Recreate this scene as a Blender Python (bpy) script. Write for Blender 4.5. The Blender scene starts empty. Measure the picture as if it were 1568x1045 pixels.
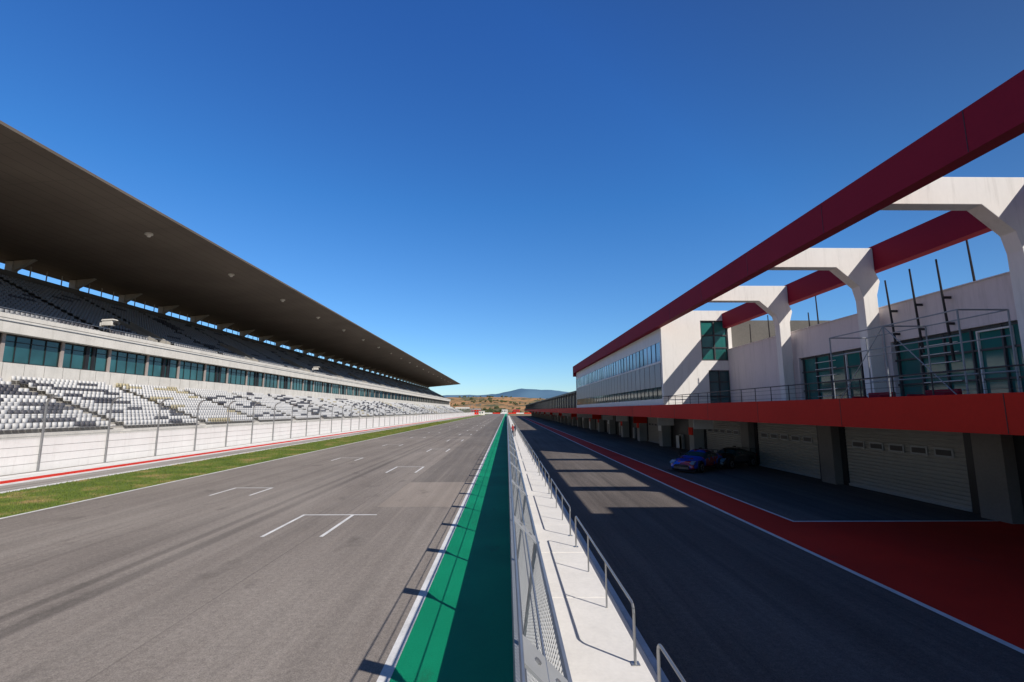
import bpy, math, random
import numpy as np
from mathutils import Vector, noise, Matrix
random.seed(4); rng=np.random.default_rng(5)
sc=bpy.context.scene
sc.view_settings.view_transform='Standard'; sc.view_settings.look='None'; sc.view_settings.exposure=0
# ---------------------------------------------------------------- camera
cd=bpy.data.cameras.new('camera'); cam=bpy.data.objects.new('camera',cd); sc.collection.objects.link(cam)
cd.lens=17; cd.sensor_width=36; cd.clip_start=.05; cd.clip_end=30000
cam.location=(0,0,4); cam.rotation_euler=(math.radians(98.15),0,math.radians(-.62))
sc.camera=cam
# ---------------------------------------------------------------- light
SUN=Vector((.88,-.85,1.0)).normalized()
el=math.asin(SUN.z); az=math.atan2(SUN.x,SUN.y)
w=bpy.data.worlds.new('World'); sc.world=w; w.use_nodes=True
nt=w.node_tree; nt.nodes.clear()
o=nt.nodes.new('ShaderNodeOutputWorld'); b=nt.nodes.new('ShaderNodeBackground'); s=nt.nodes.new('ShaderNodeTexSky')
s.sky_type='NISHITA'; s.sun_disc=False; s.sun_elevation=el; s.sun_rotation=az
s.air_density=1.0; s.dust_density=.2; s.ozone_density=3.0; s.altitude=100
# deep-blue clear sky: tint by elevation, paler and greyer towards the sun
tc=nt.nodes.new('ShaderNodeTexCoord'); sp=nt.nodes.new('ShaderNodeSeparateXYZ'); rp=nt.nodes.new('ShaderNodeValToRGB'); mx=nt.nodes.new('ShaderNodeMix')
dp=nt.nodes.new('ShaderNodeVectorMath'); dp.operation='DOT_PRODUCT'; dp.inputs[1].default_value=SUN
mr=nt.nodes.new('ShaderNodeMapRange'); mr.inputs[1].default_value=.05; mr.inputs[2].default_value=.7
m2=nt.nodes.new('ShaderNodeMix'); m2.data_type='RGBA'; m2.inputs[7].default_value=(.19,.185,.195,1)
mx.data_type='RGBA'; mx.blend_type='MULTIPLY'; mx.inputs[0].default_value=1
e=rp.color_ramp.elements; 
while len(e)<5: e.new(.5)
for i,(p,c) in enumerate(((0,(.42,.52,.62)),(.12,(.31,.49,.65)),(.4,(.19,.47,.74)),(.65,(.17,.42,.78)),(1,(.15,.38,.74)))): e[i].position=p; e[i].color=(*c,1)
nt.links.new(tc.outputs['Generated'],sp.inputs[0]); nt.links.new(sp.outputs[2],rp.inputs[0])
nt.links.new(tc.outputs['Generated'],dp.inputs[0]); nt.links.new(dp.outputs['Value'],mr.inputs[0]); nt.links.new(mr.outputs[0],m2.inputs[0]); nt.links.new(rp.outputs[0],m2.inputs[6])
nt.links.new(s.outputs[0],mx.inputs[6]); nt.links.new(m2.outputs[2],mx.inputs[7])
b.inputs[1].default_value=.215
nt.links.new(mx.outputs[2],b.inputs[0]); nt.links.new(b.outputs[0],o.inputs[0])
sl=bpy.data.lights.new('sun','SUN'); sl.energy=5.0; sl.angle=math.radians(.5); sl.color=(1,.94,.87)
so=bpy.data.objects.new('sun',sl); sc.collection.objects.link(so); so.location=(60,-60,80)
so.rotation_euler=SUN.to_track_quat('Z','Y').to_euler()
# ---------------------------------------------------------------- materials
class NB:
    def __init__(s,name):
        s.m=bpy.data.materials.new(name); s.m.use_nodes=True; s.t=s.m.node_tree; s.n=s.t.nodes; s.l=s.t.links
        s.p=s.n['Principled BSDF']; s.tc=s.n.new('ShaderNodeTexCoord')
    def mapping(s,scale=(1,1,1)):
        m=s.n.new('ShaderNodeMapping'); m.inputs['Scale'].default_value=scale
        s.l.new(s.tc.outputs['Object'],m.inputs[0]); return m.outputs[0]
    def noise(s,scale,detail=4,vec=None,rough=.55):
        n=s.n.new('ShaderNodeTexNoise'); n.inputs['Scale'].default_value=scale; n.inputs['Detail'].default_value=detail
        n.inputs['Roughness'].default_value=rough
        s.l.new(vec if vec else s.tc.outputs['Object'],n.inputs['Vector']); return n.outputs[0]
    def ramp(s,f,stops):
        r=s.n.new('ShaderNodeValToRGB'); e=r.color_ramp.elements
        while len(e)<len(stops): e.new(.5)
        for i,(p,c) in enumerate(stops):
            e[i].position=p; e[i].color=(c,c,c,1) if not hasattr(c,'__len__') else (*c,1)
        s.l.new(f,r.inputs[0]); return r.outputs[0]
    def mix(s,f,a,b_,mode='MIX'):
        m=s.n.new('ShaderNodeMix'); m.data_type='RGBA'; m.blend_type=mode
        for v,i in ((f,0),(a,6),(b_,7)):
            if hasattr(v,'links') or hasattr(v,'is_linked'): s.l.new(v,m.inputs[i])
            elif i==0: m.inputs[0].default_value=v
            else: m.inputs[i].default_value=(*v,1)
        return m.outputs[2]
    def math(s,op,a,b_=0.0,c=0.0):
        m=s.n.new('ShaderNodeMath'); m.operation=op
        for i,v in enumerate((a,b_,c)):
            if hasattr(v,'is_linked'): s.l.new(v,m.inputs[i])
            else: m.inputs[i].default_value=v
        return m.outputs[0]
    def sep(s):
        x=s.n.new('ShaderNodeSeparateXYZ'); s.l.new(s.tc.outputs['Object'],x.inputs[0]); return x.outputs
    def bump(s,h,strength=.3,dist=.02):
        bm=s.n.new('ShaderNodeBump'); bm.inputs['Strength'].default_value=strength; bm.inputs['Distance'].default_value=dist
        s.l.new(h,bm.inputs['Height']); s.l.new(bm.outputs[0],s.p.inputs['Normal'])
    def set(s,col=None,rough=None,metal=None):
        for v,k in ((col,'Base Color'),(rough,'Roughness'),(metal,'Metallic')):
            if v is None: continue
            if hasattr(v,'is_linked'): s.l.new(v,s.p.inputs[k])
            else: s.p.inputs[k].default_value=(*v,1) if k=='Base Color' else v
def simple(name,col,rough=.6,metal=0,var=.15,sc1=.6,sc2=9,bump=0,stretch=(1,1,1),spec=.3,stain=0):
    B=NB(name); v=B.mapping(stretch)
    n1=B.noise(sc1,5,v); n2=B.noise(sc2,3,v)
    f=B.math('ADD',B.math('MULTIPLY',n1,.65),B.math('MULTIPLY',n2,.35))
    r=B.ramp(f,[(.3,tuple(c*(1-var) for c in col)),(.7,tuple(min(1,c*(1+var*.6)) for c in col))])
    if stain:
        st=B.noise(1.0,6,B.mapping((3.0,3.0,.25)),.7); r=B.mix(B.ramp(st,[(.52,0.0),(.72,stain)]),r,(.28,.25,.21))
    B.set(r,rough,metal); B.p.inputs['Specular IOR Level'].default_value=spec
    if bump: B.bump(n2,bump,.01)
    return B.m
M={}
M['white']=simple('white_render',(.80,.77,.725),.8,var=.07,stretch=(1,1,.35),stain=.26)
M['plat']=simple('painted_concrete',(.72,.695,.65),.8,var=.13,sc1=1.2,sc2=14,bump=.3,stain=.0)
M['wall_white']=simple('white_board',(.74,.74,.73),.6,var=.08,stain=.2)
M['pink']=simple('offwhite_render',(.72,.64,.62),.8,var=.08,stretch=(1,1,.3),stain=.3)
M['red']=simple('red_cladding',(.26,.012,.030),.7,var=.12,sc1=.3,spec=.12)
M['redfascia']=simple('red_fascia',(.56,.024,.012),.65,var=.14,sc1=.3,spec=.12)
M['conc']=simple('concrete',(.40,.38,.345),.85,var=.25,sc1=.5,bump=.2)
M['concg']=simple('garage_concrete',(.19,.175,.16),.9,var=.2,sc1=.5)
M['concl']=simple('light_concrete',(.68,.66,.62),.8,var=.16,sc1=.7,bump=.15,stain=.25)
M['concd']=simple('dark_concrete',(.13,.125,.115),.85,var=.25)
M['steel']=simple('galvanised_steel',(.36,.37,.38),.42,.75,var=.15,sc1=3)
M['steelw']=simple('grey_painted_steel',(.30,.315,.33),.5,.1,var=.1,sc1=3)
M['panel']=simple('facade_panel',(.34,.345,.36),.4,.3,var=.1,sc1=.3)
M['dark']=simple('dark_metal_and_shade',(.03,.03,.033),.45,.2,var=.2)
M['frame']=simple('window_frame',(.07,.07,.075),.45,.3,var=.1)
M['mull']=simple('mullion',(.42,.36,.33),.5,.2,var=.1)
M['seatw']=simple('seat_light',(.60,.60,.60),.5,var=.12,sc1=.2)
M['seatd']=simple('seat_dark',(.075,.075,.09),.5,var=.1)
M['seatt']=simple('seat_tan',(.42,.37,.24),.5,var=.1)
M['seatg']=simple('seat_grey',(.27,.275,.29),.5,var=.14,sc1=.2)
M['shutter']=simple('roller_shutter',(.34,.325,.30),.7,var=.15,stretch=(1,.3,1),stain=.3)
M['black']=simple('black_rubber',(.012,.012,.013),.7,var=.2)
M['linew']=simple('line_paint',(.74,.73,.71),.6,var=.28,sc1=1.5,sc2=25)
def glass(name,col,rough=.06,spec=.8):
    B=NB(name); n=B.noise(.25,2); r=B.ramp(n,[(.35,tuple(c*.6 for c in col)),(.65,tuple(c*1.3 for c in col))])
    B.set(r,rough,.0); B.p.inputs['IOR'].default_value=1.7
    B.bump(B.noise(.7,2),.06,.05)
    return B.m
M['glass']=glass('tinted_glass',(.02,.09,.10))
M['glassb']=glass('blue_glass',(.24,.40,.55),.12)
M['glassg']=glass('green_glass',(.02,.14,.125))
B=NB('roof_panels'); x,y,z=B.sep()
fx=B.math('FRACT',B.math('MULTIPLY',x,.8)); seam=B.math('LESS_THAN',fx,.05)
fy=B.math('FRACT',B.math('MULTIPLY',y,1/6.)); seam2=B.math('LESS_THAN',fy,.012)
sm=B.math('MAXIMUM',seam,B.math('MULTIPLY',seam2,.6))
n=B.noise(.15,4); base=B.ramp(n,[(.3,(.115,.095,.078)),(.7,(.155,.13,.108))])
B.set(B.mix(B.math('MULTIPLY',sm,.6),base,(.04,.032,.026)),.8); M['roof']=B.m
def asphalt(name,lo,hi,track=False):
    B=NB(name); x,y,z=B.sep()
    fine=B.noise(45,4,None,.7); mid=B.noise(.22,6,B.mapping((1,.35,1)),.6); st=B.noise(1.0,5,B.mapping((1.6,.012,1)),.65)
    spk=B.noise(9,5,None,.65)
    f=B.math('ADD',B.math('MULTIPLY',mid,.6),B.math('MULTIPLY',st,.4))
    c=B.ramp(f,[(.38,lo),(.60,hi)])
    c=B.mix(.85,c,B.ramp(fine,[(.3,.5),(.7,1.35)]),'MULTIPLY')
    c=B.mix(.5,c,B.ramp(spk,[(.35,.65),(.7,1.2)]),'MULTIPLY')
    if track:
        def strip(x0,wd,a):
            d=B.math('ABSOLUTE',B.math('SUBTRACT',B.math('ADD',x,B.math('MULTIPLY',B.noise(.05,2),.5)),x0+.25)); 
            m=B.math('SUBTRACT',1.0,B.math('DIVIDE',d,wd)); m=B.math('MAXIMUM',m,0.0)
            m=B.math('MINIMUM',B.math('MULTIPLY',m,1.8),1.0)
            return B.math('MULTIPLY',m,a)
        tot=strip(-9.1,.26,.55)
        for x0,wd,a in ((-9.75,.2,.42),(-10.9,.4,.28),(-12.6,.3,.24),(-14.9,.5,.16),(-7.2,.4,.16),(-4.6,.25,.14),(-3.2,.3,.12)):
            tot=B.math('MAXIMUM',tot,strip(x0,wd,a))
        br=B.ramp(B.noise(1,3,B.mapping((.6,.05,1))),[(.3,.3),(.6,1)])
        c=B.mix(B.math('MULTIPLY',tot,br),c,(.06,.055,.05))
        wob=B.math('MULTIPLY',B.noise(.6,2),.5)
        g=B.math('GREATER_THAN',B.math('ADD',y,wob),28.3); gx=B.math('GREATER_THAN',x,-5.4)
        c=B.mix(B.math('MULTIPLY',B.math('MULTIPLY',g,gx),.34),c,(.06,.056,.055))
        c=B.mix(B.math('MULTIPLY',B.math('GREATER_THAN',y,76.0),.22),c,(.07,.068,.065))
        g2=B.math('MULTIPLY',B.math('LESS_THAN',y,28.0),B.math('GREATER_THAN',y,21.0)); g2=B.math('MULTIPLY',g2,gx)
        c=B.mix(B.math('MULTIPLY',g2,.22),c,(.46,.38,.31))
        for xs in (-6.25,-13.2):
            d=B.math('ABSOLUTE',B.math('SUBTRACT',x,xs)); c=B.mix(B.math('MULTIPLY',B.math('LESS_THAN',d,.02),.3),c,(.05,.045,.04))
        sn=B.ramp(B.noise(.9,5,B.mapping((1,.6,1))),[(.60,0.0),(.74,.5)])
        c=B.mix(sn,c,(.085,.073,.064))
        c=B.mix(B.ramp(B.noise(1.0,5,B.mapping((3.5,.08,1)),.7),[(.5,0.0),(.68,.25)]),c,(.38,.33,.285))
    else:
        c=B.mix(B.ramp(B.noise(1.0,5,B.mapping((2.2,.05,1)),.7),[(.5,0.0),(.7,.5)]),c,(.04,.037,.035))
    B.set(c,.9); B.p.inputs['Specular IOR Level'].default_value=.2; B.bump(B.math('ADD',fine,B.math('MULTIPLY',spk,.5)),.7,.014); return B.m
M['track']=asphalt('track_asphalt',(.222,.192,.168),(.325,.287,.252),True)
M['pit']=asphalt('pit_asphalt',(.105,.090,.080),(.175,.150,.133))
M['runoff']=asphalt('runoff_asphalt',(.34,.31,.28),(.46,.425,.39))
def paint(name,col,wear=(.12,.12,.12),th=.62,amt=.7):
    B=NB(name); n=B.noise(1.3,7,B.mapping((1,.35,1)),.7); f=B.noise(60,3)
    c=B.mix(B.ramp(n,[(th,0.0),(th+.1,amt)]),B.ramp(B.noise(.3,4),[(.3,tuple(k*.82 for k in col)),(.7,tuple(k*1.1 for k in col))]),wear)
    c=B.mix(.4,c,B.ramp(f,[(.3,.7),(.7,1.15)]),'MULTIPLY')
    B.set(c,.75); B.p.inputs['Specular IOR Level'].default_value=.15; B.bump(f,.4,.008); return B.m
M['green']=paint('green_paint',(.006,.31,.150),(.03,.10,.06),.60,.5)
M['redp']=paint('red_paint',(.68,.026,.010),(.25,.05,.04),.64,.45)
B=NB('grass'); n=B.noise(.5,6); f=B.noise(12,4); c=B.ramp(n,[(.3,(.075,.125,.010)),(.52,(.13,.18,.022)),(.66,(.32,.24,.09))])
B.set(B.mix(.6,c,B.ramp(f,[(.3,.55),(.7,1.3)]),'MULTIPLY'),.9); B.bump(f,.9,.06); M['grass']=B.m
B=NB('dry_ground'); n=B.noise(.012,8); f=B.noise(.25,6)
c=B.ramp(n,[(.35,(.12,.11,.04)),(.5,(.26,.17,.08)),(.62,(.36,.23,.11))])
B.set(B.mix(.6,c,B.ramp(f,[(.3,.55),(.7,1.3)]),'MULTIPLY'),.95); M['earth']=B.m
B=NB('hill_scrub'); n=B.noise(.011,9,None,.65); f=B.noise(.05,7,None,.7)
c=B.ramp(n,[(.36,(.08,.085,.03)),(.46,(.18,.145,.055)),(.53,(.42,.21,.08)),(.7,(.50,.29,.13))])
B.set(B.mix(B.ramp(f,[(.50,0.0),(.56,.85)]),c,(.06,.07,.028)),.95); M['hill']=B.m
B=NB('haze_tinted_mountain'); n=B.noise(.0012,8); c=B.ramp(n,[(.35,(.075,.15,.24)),(.65,(.105,.19,.28))]); B.set(c,1.); B.p.inputs['Specular IOR Level'].default_value=0; M['mount']=B.m  # distance haze painted into the blue base colour
B=NB('shrub_leaves'); n=B.noise(.6,5); c=B.ramp(n,[(.35,(.03,.045,.012)),(.65,(.09,.10,.035))]); B.set(c,.9); M['leaf']=B.m
def wiremat(name,pitch,wirew,col,axes=('y','z')):
    B=NB(name); x,y,z=B.sep(); d={'x':x,'y':y,'z':z}
    a=B.math('ADD',d[axes[0]],d[axes[1]]); b_=B.math('SUBTRACT',d[axes[0]],d[axes[1]])
    fa=B.math('LESS_THAN',B.math('FRACT',B.math('DIVIDE',a,pitch)),wirew/pitch)
    fb=B.math('LESS_THAN',B.math('FRACT',B.math('DIVIDE',b_,pitch)),wirew/pitch)
    al=B.math('MAXIMUM',fa,fb); B.set(col,.5,.5); B.l.new(al,B.p.inputs['Alpha']); return B.m
M['mesh']=wiremat('wire_mesh',.07,.006,(.4,.41,.42))
M['meshL']=wiremat('fence_mesh',.10,.006,(.45,.46,.47))
# ---------------------------------------------------------------- mesh builder
def empty(name):
    e=bpy.data.objects.new(name,None); sc.collection.objects.link(e); e.empty_display_size=.5; return e
class MB:
    def __init__(s): s.v=[]; s.f=[]; s.m=[]
    def add(s,vs,fs,m=0):
        k=len(s.v); s.v+= [tuple(p) for p in vs]; s.f+=[tuple(k+i for i in f) for f in fs]; s.m+=[m]*len(fs)
    def box(s,x0,x1,y0,y1,z0,z1,m=0):
        s.add([(x0,y0,z0),(x1,y0,z0),(x1,y1,z0),(x0,y1,z0),(x0,y0,z1),(x1,y0,z1),(x1,y1,z1),(x0,y1,z1)],
              [(0,3,2,1),(4,5,6,7),(0,1,5,4),(1,2,6,5),(2,3,7,6),(3,0,4,7)],m)
    def sheet(s,x0,x1,y0,y1,z,m=0): s.add([(x0,y0,z),(x1,y0,z),(x1,y1,z),(x0,y1,z)],[(0,1,2,3)],m)
    def prism(s,poly,y0,y1,m=0):
        n=len(poly); s.add([(p[0],y0,p[1]) for p in poly]+[(p[0],y1,p[1]) for p in poly],
          [tuple(range(n)),tuple(range(2*n-1,n-1,-1))]+[(i,i+n,(i+1)%n+n,(i+1)%n) for i in range(n)],m)
    def tube(s,p,q,r,m=0,n=6,r2=None):
        p=Vector(p);q=Vector(q);d=(q-p); 
        if d.length<1e-6: return
        d.normalize(); u=d.orthogonal().normalized(); w_=d.cross(u); r2=r if r2 is None else r2
        vs=[p+(u*math.cos(2*math.pi*i/n)+w_*math.sin(2*math.pi*i/n))*r for i in range(n)]+[q+(u*math.cos(2*math.pi*i/n)+w_*math.sin(2*math.pi*i/n))*r2 for i in range(n)]
        s.add(vs,[(i,(i+1)%n,(i+1)%n+n,i+n) for i in range(n)]+[tuple(range(n-1,-1,-1)),tuple(range(n,2*n))],m)
    def path(s,pts,r,m=0,n=6):
        for a,b_ in zip(pts[:-1],pts[1:]): s.tube(a,b_,r,m,n)
    def build(s,name,mats,parent=None,smooth=False,bevel=0):
        me=bpy.data.meshes.new(name); me.from_pydata(s.v,[],s.f); 
        for k in mats: me.materials.append(M[k] if isinstance(k,str) else k)
        me.polygons.foreach_set('material_index',s.m)
        if smooth: me.polygons.foreach_set('use_smooth',[True]*len(s.f))
        me.update(); ob=bpy.data.objects.new(name,me); sc.collection.objects.link(ob)
        if parent: ob.parent=parent
        if bevel:
            bv=ob.modifiers.new('bevel','BEVEL'); bv.width=bevel; bv.segments=2; bv.limit_method='ANGLE'
        return ob
# ---------------------------------------------------------------- ground & surfaces
g=MB(); g.sheet(-12000,12000,-3000,16000,0); g.build('ground',['earth'])
g=MB(); g.sheet(-18.75,-1.9,-60,720,.006); g.build('race_track',['track'])
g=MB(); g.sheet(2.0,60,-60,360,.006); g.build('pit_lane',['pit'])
g=MB(); g.sheet(-33.6,-24.5,-40,720,.006); g.build('runoff_pavement',['runoff'])
g=MB(); g.sheet(-1.74,.12,-60,700,.006); g.build('green_painted_strip',['green'])
g=MB()
g.sheet(-18.93,-18.75,-60,720,.010); g.sheet(-1.93,-1.74,-60,720,.010)
g.sheet(-25.0,-24.5,-40,720,.012); g.sheet(-27.6,-26.9,-40,720,.012); g.sheet(-30.7,-28.7,-40,720,.012)
for k in range(14):
    y=19.4+16*k; g.sheet(-7.85,-5.0 if k==0 else -5.85,y,y+.12,.014); g.sheet(-7.85,-7.73,y-3.2,y,.014); g.sheet(-5.97,-5.85,y-3.2,y,.014)
    y=26.0+16*k; g.sheet(-14.1,-12.1,y,y+.12,.014); g.sheet(-14.1,-13.98,y-2.2,y,.014); g.sheet(-12.22,-12.1,y-2.2,y,.014)
g.sheet(-18.7,-1.95,236,236.3,.016)
g.sheet(8.55,8.70,-60,345,.014); g.sheet(10.35,10.47,18.1,345,.014); g.sheet(10.47,18.2,18.1,18.24,.014)
g.sheet(2.3,2.42,-60,345,.014)
g.build('road_marking',['linew'])
g=MB(); g.sheet(-28.7,-27.6,-40,720,.012); g.sheet(8.70,10.35,18.1,345,.012); g.sheet(8.70,18.3,-60,18.1,.012)
g.build('red_painted_strip',['redp'])
g=MB(); g.sheet(-24.5,-18.93,-40,720,.008); 
N=60000
gx=rng.uniform(-24.55,-18.90,N); gy=15+rng.random(N)**1.6*160
for i in range(N):
    x,y=gx[i],gy[i]; a=random.random()*3.14; h=random.uniform(.03,.10); ww=.015+.00015*y
    c,s_=math.cos(a)*ww,math.sin(a)*ww
    k=len(g.v); g.v+=[(x-c,y-s_,.008),(x+c,y+s_,.008),(x+random.uniform(-.03,.03),y+random.uniform(-.03,.03),h)]; g.f.append((k,k+1,k+2)); g.m.append(0)
g.build('grass_verge',['grass'])
# ---------------------------------------------------------------- left barrier + fence
g=MB()
for k in range(0,110):
    y0=-10+5.4*k
    for r in range(4):
        g.box(-31.3,-31.1+random.uniform(0,.02),y0+.015,y0+5.385,.02+r*.545,.02+r*.545+.52)
g.box(-31.5,-31.3,-10,584,0,2.15,1)
g.build('trackside_barrier_wall',['wall_white','concl'],bevel=.0)
e=empty('debris_fence'); g=MB()
for k in range(0,110):
    y=-10+5.4*k
    pts=[(-31.0,y,0),(-31.0,y,4.35),(-30.9,y,4.7),(-30.6,y,4.95),(-30.25,y,5.0)]
    g.path(pts,.07 if y<120 else .055,0,8 if y<80 else 5)
    g.box(-31.15,-30.85,y-.13,y+.13,.0,.03)
g.build('posts',['steel'],e)
g=MB()
for h in (2.3,2.75,3.2,3.65,4.1,4.4): g.tube((-31.02,-10,h),(-31.02,584,h),.016,0,4)
g.tube((-30.6,-10,4.95),(-30.6,584,4.95),.016,0,4)
g.build('cables',['steel'],e)
g=MB(); g.add([(-31.03,-10,2.15),(-31.03,584,2.15),(-31.03,584,4.5),(-31.03,-10,4.5)],[(0,1,2,3)]); g.build('mesh_panel',['meshL'],e)
# ---------------------------------------------------------------- grandstand
gs=empty('grandstand'); Y0,Y1=2,392
def stair_poly(x0,h0,dx,dh,n,base):
    p=[(x0,base)]
    for i in range(n): p+=[(x0-dx*i,h0+dh*i),(x0-dx*(i+1),h0+dh*i)]
    p+=[(x0-dx*n,base)]; return p
LX,LH,LDX,LDH,LN=-34.0,2.3,.82,.31,14
UX,UH,UDX,UDH,UN=-45.9,12.25,.8,.40,20
g=MB(); g.prism(stair_poly(LX,LH,LDX,LDH,LN,0),Y0,Y1,0)
g.box(-34.0+.002,-33.8,Y0,Y1,0,2.38,1)
A=12.0
ys=[Y0+6+A*k for k in range(int((Y1-Y0)/A))]
for ya in ys:
    for i in range(LN):
        g.box(LX-LDX*i-.003,LX-LDX*i+.38,ya-.6,ya+.6,LH+LDH*(i-1)+.003,LH+LDH*i-.155,1)
g.build('lower_terrace',['conc','concl'],gs)
ux=[]
for i in range(UN): ux+=[(UX-UDX*i,UH+UDH*i),(UX-UDX*(i+1),UH+UDH*i)]
poly=[(UX,UH-.6)]+ux+[(UX-UDX*UN,UH+UDH*UN-1.2)]
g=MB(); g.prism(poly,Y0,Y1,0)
for ya in ys:
    for i in range(1,UN):
        g.box(UX-UDX*i-.003,UX-UDX*i+.38,ya-.6,ya+.6,UH+UDH*(i-1)+.003,UH+UDH*i-.2,1)
for ya in [Y0+24*k+14 for k in range(16)]:
    g.prism([(UX-.6,UH),(UX-.6,UH+1.0),(UX-6.4,UH+4.0),(UX-6.4,UH+1)],ya+2.6,ya+2.75,1)
    g.prism([(UX-.5,UH+.02),(UX-.5,UH+.9),(UX-6.4,UH+4.0),(UX-6.4,UH+.5)],ya+.01,ya+.14,1)
    for i in range(2,9): g.box(UX-UDX*i-.003,UX-UDX*i+.4,ya+.15,ya+2.6,UH+UDH*(i-1)+.003,UH+UDH*i-.2,1)
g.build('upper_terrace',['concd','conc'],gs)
g=MB()
g.box(-46.4,-45.5,Y0,Y1,6.4,8.3,0)
g.box(-46.9,-45.2,Y0,Y1,11.0,12.3,0)
g.box(-45.25,-45.15,Y0,Y1,12.3,12.7,0)
g.box(-45.19,-45.13,Y0,Y1,12.0,12.06,1)
g.box(-63,-62.0,Y0,Y1,18.5,21.2,2)
g.box(-62.6,-46.9,Y0-.3,Y0,0,12,0)
g.box(-62.6,-45.9,Y1,Y1+.3,0,12,0)
g.tube((-45.2,Y0,13.15),(-45.2,Y1,13.15),.03,1,5)
y=Y0
while y<Y1: g.tube((-45.2,y,12.7),(-45.2,y,13.15),.025,1,4); g.box(-45.496,-45.49,y,y+.03,6.4,8.28,2); y+=2
g.build('concourse_wall',['concl','steel','concd'],gs)
g=MB()
g.box(-46.9,-46.2,Y0,Y1,8.3,11.0,0)
y=Y0; j=0
while y<Y1:
    j+=1
    g.box(-46.2,-46.12,y,y+.07,8.3,11,1)
    if j%4==1: g.box(-46.2,-46.0,y+.1,y+.42,8.3,11,2)
    if j%8==3: g.box(-46.2,-46.05,y+.1,y+.55,8.3,11,1); g.box(-46.2,-46.05,y+.95,y+1.3,8.3,11,1)
    y+=1.5
g.box(-46.2,-46.13,Y0,Y1,10.3,10.36,1); g.box(-46.2,-46.08,Y0,Y1,8.3,8.42,1); g.box(-46.2,-46.08,Y0,Y1,10.86,11.0,1)
g.build('window_band',['glass','dark','mull'],gs)
g=MB()
g.prism([(-37.6,25.05),(-37.6,25.3),(-52,25.9),(-64.3,25.2),(-64.3,22.55),(-62,22.75)],Y0,Y1+4,0)
g.build('canopy_roof',['roof','concl'],gs)
g=MB(); y=Y0+4
while y<Y1:
    g.box(-63.2,-62.3,y-.4,y+.4,20,22.62,0); g.prism([(-62.3,21.4),(-59.8,22.93),(-62.3,22.7)],y-.25,y+.25,0)
    for q in (2.25,4.5,6.75): g.box(-62.6,-62.5,y+q-.05,y+q+.05,21.2,22.68,0)
    y+=9
g.build('roof_column',['conc'],gs)
g=MB()
for k in range(3,23):
    y=3.5+17.2*k
    z=25.05-(.094)*(4.6)
    g.tube((-42.2,y,z+.1),(-42.2,y,z-.16),.42,0,20); g.tube((-42.2,y,z-.16),(-42.2,y,z-.42),.3,0,16,.16)
g.build('roof_lamp_housing',['concl'],gs)
def box_np(x0,x1,y0,y1,z0,z1):
    return np.array([(x0,y0,z0),(x1,y0,z0),(x1,y1,z0),(x0,y1,z0),(x0,y0,z1),(x1,y0,z1),(x1,y1,z1),(x0,y1,z1)],float)
bf=np.array([(0,3,2,1),(4,5,6,7),(0,1,5,4),(1,2,6,5),(2,3,7,6),(3,0,4,7)])
bk=box_np(-.66,-.61,-.215,.215,.36,.80); bk[4:,0]-=.06; bk[4:,1]*=.88
tv=np.vstack([bk,box_np(-.63,-.24,-.21,.21,.36,.41)]); tf=np.vstack([bf,bf+8])
def seats(name,pos,mi,mats):
    P=np.array(pos); n=len(P); V=(P[:,None,:]+tv[None]).reshape(-1,3); F=(np.arange(n)[:,None,None]*16+tf[None]).reshape(-1,4)
    me=bpy.data.meshes.new(name); me.vertices.add(len(V)); me.vertices.foreach_set('co',V.ravel())
    me.loops.add(F.size); me.loops.foreach_set('vertex_index',F.ravel().astype(np.int32))
    me.polygons.add(len(F)); me.polygons.foreach_set('loop_start',(np.arange(len(F))*4).astype(np.int32))
    try: me.polygons.foreach_set('loop_total',np.full(len(F),4,dtype=np.int32))
    except Exception: pass
    for k in mats: me.materials.append(M[k])
    me.polygons.foreach_set('material_index',np.repeat(np.array(mi,dtype=np.int32),12))
    me.update(calc_edges=True); me.validate(); ob=bpy.data.objects.new(name,me); sc.collection.objects.link(ob); ob.parent=gs
def isaisle(y): 
    d=(y-(Y0+6))%A; return d<.85 or d>A-.85
pos=[];mi=[]
for i in range(LN):
    y=Y0+12
    while y<Y1:
        if not isaisle(y):
            cell=math.floor((y+i*.9)/2.2); blk=math.floor((y-Y0-6)/A)
            nv=noise.noise(Vector((cell*.9,i*.55,3.1)))+.35*noise.noise(Vector((blk*2.3,1.7,.4)))
            m=0
            if nv>.20: m=1
            if m==1 and blk%5==4: m=2
            pos.append((LX-LDX*i,y,LH+LDH*i)); mi.append(m)
        y+=.5
seats('lower_seats',pos,mi,['seatw','seatd','seatt'])
pos=[];mi=[]
for i in range(UN-1):
    y=Y0+25
    while y<Y1:
        dv=(y-(Y0+14))%24
        if not isaisle(y) and not (i<8 and (dv<3.2)):
            nv=noise.noise(Vector((math.floor(y/3)*.8,i*.5,9.1)))
            pos.append((UX-UDX*i,y,UH+UDH*i)); mi.append(1 if nv>.38 else 0)
        y+=.5
seats('upper_seats',pos,mi,['seatg','seatd'])
def tvcam(name,x,y,z,sc_=1):
    e=empty(name); g=MB()
    for a in (0,2.1,4.2): g.tube((x+.6*math.cos(a),y+.6*math.sin(a),z),(x,y,z+1.3),.04,0,6)
    g.tube((x,y,z+1.2),(x,y,z+1.5),.09,0,8); g.build('tripod',['dark'],e)
    g=MB(); g.box(x-.7,x+.5,y-.28,y+.28,z+1.5,z+2.05,0); g.tube((x+.5,y,z+1.78),(x+1.1,y-.0,z+1.76),.17,1,12,.22)
    g.prism([(x-.8,z+2.0),(x-.65,z+2.2),(x+.6,z+2.26),(x+.75,z+2.12),(x+.3,z+2.06)],y-.36,y+.36,2)
    g.box(x-1.0,x-.72,y-.2,y+.2,z+1.4,z+1.9,2)
    g.build('body',['concl','dark','concl'],e,bevel=.04)
tvcam('television_camera',-46.3,56,12.25)
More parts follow.
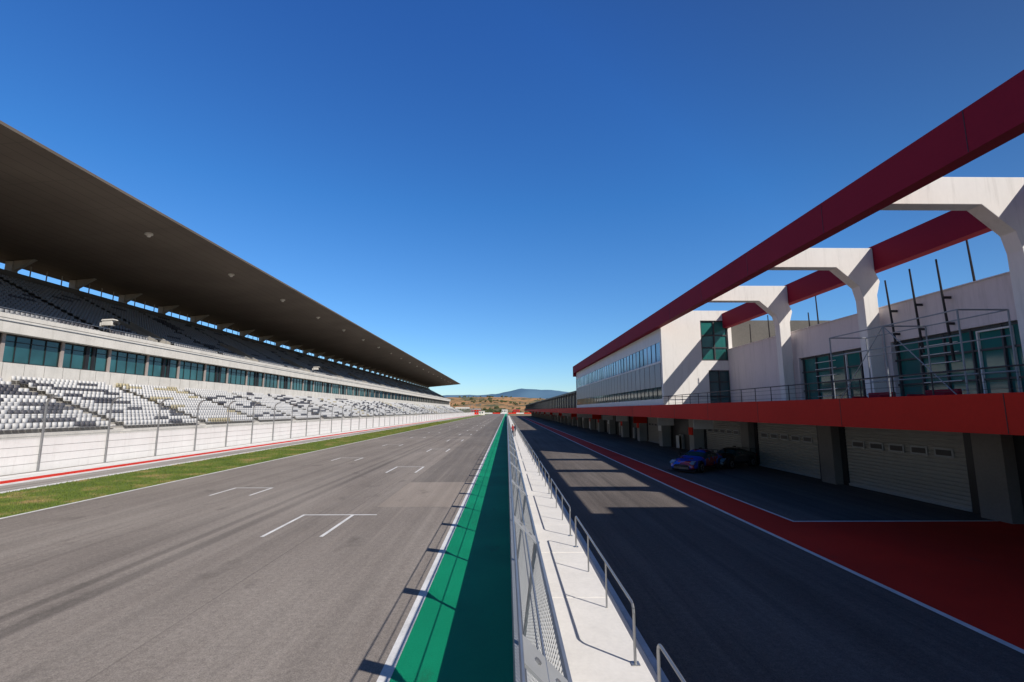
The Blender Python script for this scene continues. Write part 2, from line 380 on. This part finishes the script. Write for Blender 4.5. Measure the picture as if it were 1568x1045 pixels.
tvcam('television_camera',-46.3,118,12.25)
# ---------------------------------------------------------------- pit wall, platform, fence, railing
g=MB(); g.box(.11,.22,-20,330,0,1.25,0)
g.box(.095,.235,-20,330,1.25,1.29,1)
g.build('pit_wall',['conc','steelw'])
g=MB()
for k in range(118):
    y=-20+3*k; g.box(.24,2.0,y+.006,y+2.994,0.0,.4+random.uniform(-.002,.003),0)
g.box(2.0,2.16,-20,334,0,.26,0)
g.build('pit_wall_platform',['plat'],bevel=.012)
e=empty('pit_wall_fence'); g=MB()
P0=Vector((.21,0,1.29)); P1=Vector((.36,0,2.45)); P2=Vector((.08,0,2.72))
for k in range(-4,100):
    y=2.85+3.2*k
    Yv=Vector((0,y,0)); g.tube(P0+Yv,P1+Yv,.035,0,8)
    for (a,b_) in ((P1,P2),):
        n=Vector((.69,0,.72))*.008; hw=.16
        q=[a+Yv+Vector((0,-hw,0)),a+Yv+Vector((0,hw,0)),b_+Yv+Vector((0,hw,0)),b_+Yv+Vector((0,-hw,0))]
        g.add([p-n for p in q]+[p+n for p in q],[(0,1,2,3),(7,6,5,4),(0,4,5,1),(1,5,6,2),(2,6,7,3),(3,7,4,0)],1)
        q=[P1+Yv+Vector((.01,-hw,0)),P1+Yv+Vector((.01,hw,0)),P1.lerp(P0,.35)+Yv+Vector((.01,.03,0)),P1.lerp(P0,.35)+Yv+Vector((.01,-.03,0))]
        g.add(q+[p+Vector((.012,0,.002)) for p in q],[(0,1,2,3),(7,6,5,4),(0,4,5,1),(1,5,6,2),(2,6,7,3),(3,7,4,0)],1)
        for t in (.3,.7):
            pc=a.lerp(b_,t)+Yv+n; g.tube(pc,pc+n*1.5,.022,0,6)
g.build('posts',['steel','steelw'],e)
g=MB()
for P,r in ((P1,.024),(P2,.014),(P1.lerp(P2,.5),.010),(P0,.018),(P0.lerp(P1,.5),.012)): g.tube(P+Vector((0,-10,0)),P+Vector((0,320,0)),r,0,6)
g.build('rails',['steel'],e)
g=MB(); Lh=(P1-P0).length; D=(P1-P0).normalized(); sp=.075; ya,yb=-1.0,26.0
y=ya
while y<yb:
    for sgn in (1,-1):
        a=P0+Vector((0,y,0)); b_=P1+Vector((0,y+sgn*Lh*.8,0)); g.tube(a,b_,.0032,0,4)
    y+=sp
g.build('chain_link',['steelw'],e)
g=MB(); g.add([P0+Vector((0,26,0)),P0+Vector((0,320,0)),P1+Vector((0,320,0)),P1+Vector((0,26,0))],[(0,1,2,3)]); g.build('far_mesh',['mesh'],e)
e=empty('pit_wall_railing'); g=MB()
X=1.85; y=.35-7.15
def loop(y0,y1):
    r=.12; zt=1.2; pts=[(X,y0,.4),(X,y0,zt-r)]+[(X,y0+r-r*math.cos(a),zt-r+r*math.sin(a)) for a in (.5,1.05,1.57)]
    pts+=[(X,y1-r+r*math.sin(a),zt-r+r*math.cos(a)) for a in (0,.5,1.05,1.57)]+[(X,y1,.4)]
    g.path(pts,.021,0,8)
    n=2
    for k in range(1,n+1): yy=y0+(y1-y0)*k/(n+1); g.tube((X,yy,.4),(X,yy,zt),.017,0,8)
    for yy in (y0,y1): g.box(X-.06,X+.06,yy-.06,yy+.06,.4,.412)
while y<325: loop(y,y+6.0); y+=6.0+1.15
g.build('rail_loops',['steel'],e)
# ---------------------------------------------------------------- pit building
pb=empty('pit_building')
g=MB()
g.box(12.4,12.65,-30,345,3.4,4.43,0)
g.box(12.4,12.9,-30,90,10.85,12.1,1)
g.box(18.2,18.7,-30,40,10.85,12.1,1)
g.box(12.38,12.92,90,90.4,10.2,12.1,1)
y=-24
while y<345:
    g.box(12.392,12.4,y,y+.02,3.42,4.41,2)
    if y<90: g.box(12.392,12.4,y,y+.02,10.87,12.08,2)
    y+=6
g.build('red_beam',['redfascia','red','dark'],pb,bevel=.0)
g=MB()
for yb in (8.2,15.6,23.0,30.4):
    g.prism([(12.9,11.0),(16.3,11.0),(17.35,10.05),(17.5,9.4),(17.55,4.12),(18.19,4.12),(18.192,9.6),(18.4,10.3),(18.195,10.84),(18.195,12.0),(12.9,12.0)],yb,yb+.55,0)
g.build('pergola_frame',['white'],pb,bevel=.02)
g=MB()
g.box(12.9,18.19,-30,9.4,11.55,12.05,0); g.box(16.0,28,-30,9.4,12.1,13.5,0)  # out-of-view slab and raised block, added to shade the near pit lane
g.box(18.75,28,-30,9.4,7.9,12.09,0)
g.build('unseen_shade_block',['white'],pb)
g=MB()
g.box(12.65,18.5,-30,345,3.62,4.1,5)
g.box(18.5,30,-30,345,0,3.62,1)
g.box(18.9,30,-30,40,3.62,7.6,1)
g.box(18.5,18.9,-30,40.0,7.25,9.0,2)
g.box(18.5,18.9,30.9,40.0,4.1,7.25,2)
g.box(18.45,18.95,-30,40,9.0,9.05,2)
g.box(18.9,30,-30,40,7.6,7.62,0)
for y0,y1 in ((-30,9.2),):
    g.box(18.5,18.9,y0,y0+.6,4.1,7.25,2)
for yy in (8.2,15.6,23.0,30.4): g.box(18.5,18.9,yy-.1,yy+.6,4.1,7.25,2)
g.build('main_wall',['conc','concd','pink','conc','conc','concg'],pb)
g=MB()
g.box(18.72,18.88,-29,30.8,4.1,7.24,0)
y=-29
while y<30.8:
    g.box(18.62,18.72,y,y+.07,4.1,7.24,1); y+=1.23
for z in (4.1,5.15,6.3,7.14): g.box(18.64,18.72,-29,30.8,z,z+.08,1)
for yy in (10,17.4,24.9):
    g.box(18.60,18.70,yy,yy+.05,4.18,7.1,2); g.box(18.60,18.70,yy+1.3,yy+1.35,4.18,7.1,2); g.box(18.60,18.70,yy+.05,yy+1.3,7.04,7.1,2)
    for j in range(7):
        g.box(18.60,18.66,yy+2.2,yy+4.0,4.4+j*.4,4.43+j*.4,2)
g.build('upper_glazing',['glassg','frame','white'],pb)
g=MB()
dy=9.3
for k in range(-5,36):
    y0=19.6+dy*k; y1=y0+7.0
    if y1>345: break
    if k<3 or k%4==0:
        z=.05; 
        while z<3.3: g.prism([(18.46,z),(18.40,z+.06),(18.46,z+.165)],y0+.05,y1-.05,0) ; z+=.17
        g.box(18.46,18.49,y0,y1,0,3.4,0)
        for j in range(5):
            ya=y0+.55+j*1.25; g.box(18.37,18.40,ya,ya+.9,2.05,2.42,2); g.box(18.355,18.37,ya+.09,ya+.81,2.12,2.35,1)
        g.box(18.36,18.42,y0+.05,y1-.05,.02,.14,2)
    else:
        g.box(18.44,18.49,y0,y1,0,3.2,1)  # dark sheet painted in for the shade of an open garage
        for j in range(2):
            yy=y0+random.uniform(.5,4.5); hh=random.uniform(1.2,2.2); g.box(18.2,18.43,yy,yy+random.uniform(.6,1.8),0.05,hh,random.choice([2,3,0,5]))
    g.box(18.3,18.5,y0-.05,y1+.05,3.2,3.45,0)
    g.box(17.9 if k<2 else 17.4,18.5,y1+.35,y1+1.5,0,3.615,4 if k<2 else 0)
    g.box(18.35,18.5,y1+.0,y1+.35,0,3.615,1); g.box(18.35,18.5,y1+1.5,y1+2.3,0,3.615,1)
    if k>=2:
        g.box(17.3,17.38,y1+.45,y1+1.4,1.7,2.4,3 if k%3 else 5)
        g.box(15.0,16.6,y0+1,y0+1.06,2.5,3.3,3 if k%3==1 else 5)
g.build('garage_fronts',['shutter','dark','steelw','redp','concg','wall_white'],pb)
g=MB()
g.box(12.95,16.3,40,40.4,4.1,12.05,0); g.box(16.3,18.6,40,40.4,11.5,12.35,0); g.box(16.3,18.6,40,40.4,7.3,8.1,0)
g.box(16.3,16.8,40,40.4,4.1,7.3,0); g.box(18.6,18.9,40,40.4,4.1,12.35,0); g.box(14.9,16.3,40,40.4,12.05,12.35,0)
g.box(18.9,30,40,40.4,4.1,9.2,0)
g.box(16.3,18.6,41.6,41.8,4.1,11.5,0); g.box(16.3,18.6,40.4,41.6,9.7,9.9,0)
g.box(15.0,18.9,40.4,46,12.1,12.35,0)
for (x,y,h) in ((15.6,42,1.2),(16.5,43,.8)): g.tube((x,y,12.3),(x,y,12.3+h),.05,0,6)
g.build('stair_tower',['white'],pb)
g=MB()
g.box(16.3,18.6,40.16,40.2,8.1,11.5,0); g.box(16.8,18.6,40.16,40.2,4.1,7.3,2)
for z in (8.1,9.15,10.2,11.4): g.box(16.3,18.6,40.08,40.16,z,z+.1,1)
for x in (16.3,17.4,18.5): g.box(x,x+.1,40.07,40.16,8.1,11.5,1)
for x in (16.8,17.65,18.5): g.box(x,x+.1,40.07,40.16,4.1,7.3,1)
for z in (5.1,6.3,7.2): g.box(16.8,18.6,40.08,40.16,z,z+.08,1)
g.build('tower_windows',['glassg','frame','glass'],pb)
g=MB()
XF=12.95
g.box(XF+.1,30,40.4,90,4.1,11.6,1)
g.box(XF,XF+.1,40.4,90,9.75,10.9,0); g.box(XF,XF+.1,40.4,90,4.43,4.95,0)
g.box(XF-.03,XF+.1,40.4,90,5.95,7.95,2)
g.box(XF-.06,XF+.1,40.4,90,7.95,8.1,0)
g.box(XF,30,90,90.3,4.1,12,0)
y=40.4
while y<90: g.box(XF-.045,XF-.03,y,y+.03,5.95,7.95,1); y+=1.6
g.build('long_facade',['wall_white','concd','panel'],pb)
g=MB(); g.box(XF+.04,XF+.1-.001,40.4,90,8.1,9.75,0); g.box(XF+.04,XF+.1-.001,40.4,90,4.95,5.95,1)
y=40.4; j=0
while y<90:
    g.box(XF,XF+.04,y,y+.06,8.1,9.75,2 if j%3 else 3); g.box(XF,XF+.04,y,y+.05,4.95,5.95,2); y+=1.3; j+=1
g.build('facade_windows',['glassb','glass','frame','wall_white'],pb)
g=MB()
g.box(13.4,26,92,340,4.1,7.3,1); g.box(12.9,26.5,91,341,7.3,7.65,0)
y=92
while y<340:
    g.box(12.95,13.1,y,y+.15,4.43,7.3,0); g.box(13.32,13.4,y+.3,y+2.2,4.5,6.9,2); y+=4.6
for z in (5.2,6.2): g.tube((12.98,92,z),(12.98,340,z),.04,0,4)
g.build('long_canopy',['dark','concd','seatt'],pb)
g=MB(); y=-20
while y<345:
    if not(39.5<y<90.5): g.tube((12.85,y,4.1),(12.85,y,5.12),.022,0,5)
    y+=1.5 if y<90 else 4.5
for y0,y1 in ((-20,40),(91,345)):
    for z in (4.55,4.75,4.95): g.tube((12.85,y0,z),(12.85,y1,z),.009,0,4)
    g.tube((12.85,y0,5.12),(12.85,y1,5.12),.024,0,6)
g.tube((12.85,39.8,5.12),(18,39.8,5.12),.02,0,6)
g.build('balcony_railing',['dark'],pb)
g=MB()
for y in (14.6,17.6,20.6):
    for x in (14.0,15.6): g.tube((x,y,4.1),(x,y,7.1),.03,0,6)
    g.tube((14,y,7.1),(15.6,y,7.1),.025,0,6)
for x in (14.0,15.6):
    for z in (7.1,6.3,5.2): g.tube((x,14.6,z),(x,20.6,z),.022,0,6)
g.tube((14,14.6,4.1),(14,17.6,7.1),.018,0,6); g.tube((14,20.6,4.1),(14,17.6,7.1),.018,0,6)
g.build('scaffold_frame',['steelw'],pb)
# low lounge seats on the balcony
for yy in (16.2,19.0):
    g=MB(); g.box(14.6,15.2,yy,yy+1.3,4.12,4.42,0); g.box(15.2,15.35,yy,yy+1.3,4.12,4.72,0); g.box(14.6,15.2,yy-.12,yy,4.12,4.58,0); g.box(14.6,15.2,yy+1.3,yy+1.42,4.12,4.58,0); g.build('lounge_sofa',['red'],bevel=.03)
for (x,y,z0,h,t) in ((18.3,22.3,6.5,10.15,.035),(18.3,20.9,6.5,10.3,.03),(18.3,19.5,6.0,10.3,.035),(20,19.8,7.62,11.5,.03),(20,30.3,7.62,11.4,.01),(20,31.2,7.62,10.4,.01),(20,36.1,7.62,11.2,.01),(20,39,7.62,11.0,.0),(19.7,34.5,7.62,10.6,.0)):
    g=MB(); g.tube((x,y,z0),(x-t*h*.6,y,h),.055,0,8,.035)
    if x<19: g.box(x,18.5,y-.04,y+.04,7.5,7.6); g.box(x-.08,18.5,y-.04,y+.04,8.6,8.7)
    else: g.box(x-.12,x+.12,y-.12,y+.12,7.62,7.68)
    g.build('flagpole',['dark'])
# ---------------------------------------------------------------- race cars
def car(name,loc,rot,paint,accent,L=4.5):
    e=empty(name); e.location=loc; e.rotation_euler=(0,0,rot)
    pm=NB(name+'_paint'); pm.set(paint,.25,.2); pm.p.inputs['Coat Weight'].default_value=.6
    n=pm.noise(1.6,2); c=pm.ramp(n,[(.50,paint),(.54,accent)]); pm.set(c)
    S=[(2.25,.22,.42,.50,.70,.55),(2.12,.15,.55,.62,.86,.68),(1.75,.13,.66,.72,.93,.72),(1.2,.13,.76,.82,.95,.74),(.72,.14,.82,.90,.94,.72),
       (.15,.14,.86,1.22,.94,.60),(-.25,.14,.88,1.32,.94,.57),(-.8,.14,.90,1.31,.95,.56),(-1.25,.14,.93,1.17,.97,.58),(-1.7,.15,.95,1.00,.97,.70),(-2.05,.20,.93,.97,.94,.72),(-2.2,.32,.82,.88,.86,.68)]
    V=[];F=[];MI=[]
    for (x,zb,zs,zt,hw,ht) in S:
        zm=(zb+zs)/2
        V+=[(x,-hw*.92,zb),(x,-hw,zm),(x,-hw*.94,zs),(x,-ht,zt),(x,-ht*.5,zt+.025),(x,ht*.5,zt+.025),(x,ht,zt),(x,hw*.94,zs),(x,hw,zm),(x,hw*.92,zb)]
    n=10
    for i in range(len(S)-1):
        for j in range(n):
            F.append((i*n+j,i*n+(j+1)%n,(i+1)*n+(j+1)%n,(i+1)*n+j))
            m=0
            if j in (2,6) and 4<=i<=7: m=1
            if j in (3,4,5) and i in (4,8): m=1
            if j==9: m=2
            MI.append(m)
    F.append(tuple(range(n-1,-1,-1))); MI.append(2); F.append(tuple((len(S)-1)*n+k for k in range(n))); MI.append(2)
    me=bpy.data.meshes.new('body'); me.from_pydata(V,[],F)
    for q in (pm.m,M['glass'],M['dark']): me.materials.append(q)
    me.polygons.foreach_set('material_index',MI); me.polygons.foreach_set('use_smooth',[True]*len(F)); me.update()
    ob=bpy.data.objects.new('body',me); sc.collection.objects.link(ob); ob.parent=e
    ss=ob.modifiers.new('s','SUBSURF'); ss.levels=1; ss.render_levels=2
    g=MB()
    for x in (1.38,-1.35):
        for sg in (-1,1):
            g.tube((x,sg*.80,.36),(x,sg*.965,.36),.40,2,24); g.tube((x,sg*.72,.33),(x,sg*.99,.33),.33,0,24); g.tube((x,sg*.99,.33),(x,sg*1.0,.33),.22,1,12)
            for a in range(5): 
                g.tube((x,sg*1.003,.33),(x+.2*math.cos(a*1.257),sg*1.003,.33+.2*math.sin(a*1.257)),.022,0,5)
    g.build('wheels',['black','steel','dark'],e)
    g=MB()
    g.box(2.0,2.38,-.9,.9,.10,.13,0); g.box(-2.45,-2.1,-.9,.9,1.20,1.23,0)
    for sg in (-1,1):
        g.box(-2.48,-2.08,sg*.9-.015,sg*.9+.015,1.08,1.3,0); g.box(-2.2,-2.1,sg*.45-.02,sg*.45+.02,.85,1.20,0)
        g.prism([(2.16,.52),(2.18,.62),(1.86,.74),(1.9,.64)],min(sg*.55,sg*.84),max(sg*.55,sg*.84),1)
        g.box(.35,.55,min(sg*.98,sg*1.12),max(sg*.98,sg*1.12),.95,1.08,0)
        g.box(-2.26,-2.16,min(sg*.5,sg*.85),max(sg*.5,sg*.85),.72,.82,2)
    g.box(2.19,2.28,-.5,.5,.2,.4,0)
    for z in (.25,.32): g.box(2.28,2.29,-.5,.5,z,z+.02,3)
    g.build('aero_and_lamps',['dark','glassb','redp','steel'],e)
car('race_car',(13.0,33.6,.012),math.radians(222),(.02,.10,.60),(.4,.03,.04))
car('race_car',(16.0,35.4,.012),math.radians(215),(.015,.015,.018),(.05,.05,.055))
# ---------------------------------------------------------------- person on the pit wall (far)
def person(name,loc,rot,shirt):
    J=[(0,0,.95),(0,0,1.2),(0,.03,1.45),(0,.05,1.56),(0,.07,1.68),(0,.07,1.76),
       (.2,.03,1.42),(.27,.12,1.15),(.2,.36,1.08),(-.2,.03,1.42),(-.27,.12,1.15),(-.2,.36,1.08),
       (.1,0,.9),(.12,.03,.5),(.12,-.02,.08),(.13,.13,.04),(-.1,0,.9),(-.13,.08,.5),(-.14,.0,.08),(-.15,.15,.04)]
    E=[(0,1),(1,2),(2,3),(3,4),(4,5),(2,6),(6,7),(7,8),(2,9),(9,10),(10,11),(0,12),(12,13),(13,14),(14,15),(0,16),(16,17),(17,18),(18,19)]
    R=[.15,.14,.15,.06,.10,.08,.07,.05,.035,.07,.05,.035,.10,.07,.045,.04,.10,.07,.045,.04]
    me=bpy.data.meshes.new(name); me.from_pydata(J,E,[]); ob=bpy.data.objects.new(name+'_tmp',me); sc.collection.objects.link(ob)
    sk=ob.modifiers.new('s','SKIN'); 
    for i,v in enumerate(me.skin_vertices[0].data): v.radius=(R[i],R[i]*.85); v.use_root=(i==0)
    ob.modifiers.new('u','SUBSURF').levels=1
    dg=bpy.context.evaluated_depsgraph_get(); nm=bpy.data.meshes.new_from_object(ob.evaluated_get(dg)); bpy.data.objects.remove(ob)
    mats=[simple('shirt',shirt),simple('trousers',(.03,.03,.05)),simple('skin',(.45,.27,.19)),simple('hair',(.03,.02,.015))]
    nm.materials.clear()
    for m in mats: nm.materials.append(m)
    for p in nm.polygons:
        c=p.center; p.use_smooth=True
        p.material_index=0 if c.z>.95 else 1
        if c.z>1.54: p.material_index=3 if (c.z>1.74 or c.y<.04) else 2
        if c.y>.28 and c.z>.9 and c.z<1.3: p.material_index=2
    o2=bpy.data.objects.new(name,nm); sc.collection.objects.link(o2); o2.location=loc; o2.rotation_euler=(0,0,rot)
person('person',(.85,66,.4),math.radians(60),(.30,.04,.04))
person('person',(1.2,69,.4),math.radians(100),(.04,.05,.09))
# ---------------------------------------------------------------- far furniture
g=MB(); 
for k in range(16):
    x=-70+k*9; g.box(x,x+8.6,560+abs(k-7)*.5,560.6+abs(k-7)*.5,0,1.3,0 if k%2 else 1)
g.build('tyre_barrier',['wall_white','redp'])
for (x,y,wd,h,c) in ((-24,420,5,3.4,'white'),(-34,470,9,4.5,'redfascia'),(-6,600,7,5,'white'),(8,640,9,5,'redfascia'),(-50,640,16,6,'white'),(-80,760,22,9,'white')):
    e=empty('marshal_hut'); g=MB(); g.box(x,x+wd,y,y+4,0,h,0); g.box(x-.3,x+wd+.3,y-.3,y+4.3,h,h+.3,1)
    for j in range(int(wd//2)): g.box(x+.5+j*2,x+1.7+j*2,y-.05,y,h*.4,h*.75,2)
    g.build('body',[c,'steelw','glass'],e)
for k in range(6):
    g=MB(); x=-22-k*5.; y=410+k*30; g.tube((x,y,0),(x,y,9),.12,0,6,.07); g.box(x-.6,x+.6,y-.1,y+.1,8.6,9.2,0); g.build('light_pole',['steel'])
# ---------------------------------------------------------------- hills
def hill(name,x0,x1,y0,y1,nx,ny,fn,mat):
    V=[];F=[]
    for j in range(ny+1):
        for i in range(nx+1):
            x=x0+(x1-x0)*i/nx; y=y0+(y1-y0)*j/ny; V.append((x,y,fn(x,y)))
    for j in range(ny):
        for i in range(nx): a=j*(nx+1)+i; F.append((a,a+1,a+nx+2,a+nx+1))
    me=bpy.data.meshes.new(name); me.from_pydata(V,[],F); me.materials.append(M[mat]); me.polygons.foreach_set('use_smooth',[True]*len(F)); me.update()
    ob=bpy.data.objects.new(name,me); sc.collection.objects.link(ob); return ob
def h1(x,y):
    t=min(1,max(0,(y-690)/420)); t=t*t*(3-2*t)
    n=noise.fractal(Vector((x*.0035,y*.0035,1.3)),1,2,5)
    return -1+t*(28+13*n+.00005*(x+60)**2)
hill('hill',-1500,1500,680,1900,150,60,h1,'hill')
def h2(x,y):
    r=math.exp(-((x-200)/260)**2)*70+math.exp(-((x-560)/520)**2)*75+math.exp(-((x+120)/520)**2)*55+math.exp(-((x-1300)/700)**2)*110+math.exp(-((x+900)/700)**2)*80
    t=math.exp(-((y-6000)/900)**2); n=noise.fractal(Vector((x*.0022,y*.0022,4.3)),1,2,6)
    return -30+t*(r+125+34*n)
hill('mountain',-5000,5000,3800,7200,220,40,h2,'mount')
import bmesh
ico=bmesh.new(); bmesh.ops.create_icosphere(ico,subdivisions=1,radius=1); iv=[v.co.copy() for v in ico.verts]; ifc=[[v.index for v in f.verts] for f in ico.faces]
g=MB()
for k in range(2400):
    if k<300: x=random.uniform(-110,60); y=random.uniform(640,760)
    else: x=random.uniform(-420,260); y=random.uniform(700,1250)
    if k<100: x=random.uniform(-75,-40); y=random.uniform(420,640)
    if -19<x<8 and y<725: continue
    if k>=100 and noise.noise(Vector((x*.012,y*.012,2.)))<.02: continue
    z=max(0,h1(x,y)); s_=random.uniform(1.0,2.6)*(1.3 if k<100 else 1)
    for c in range(3):
        ox,oy,oz=(random.uniform(-1,1)*s_ for _ in range(3)); r=s_*random.uniform(.5,.9)
        vs=[(x+ox+v.x*r*random.uniform(.6,1.3),y+oy+v.y*r,z+s_*.6+abs(oz)*.5+v.z*r*random.uniform(.6,1.2)) for v in iv]
        g.add(vs,ifc)
g.build('distant_trees',['leaf'])
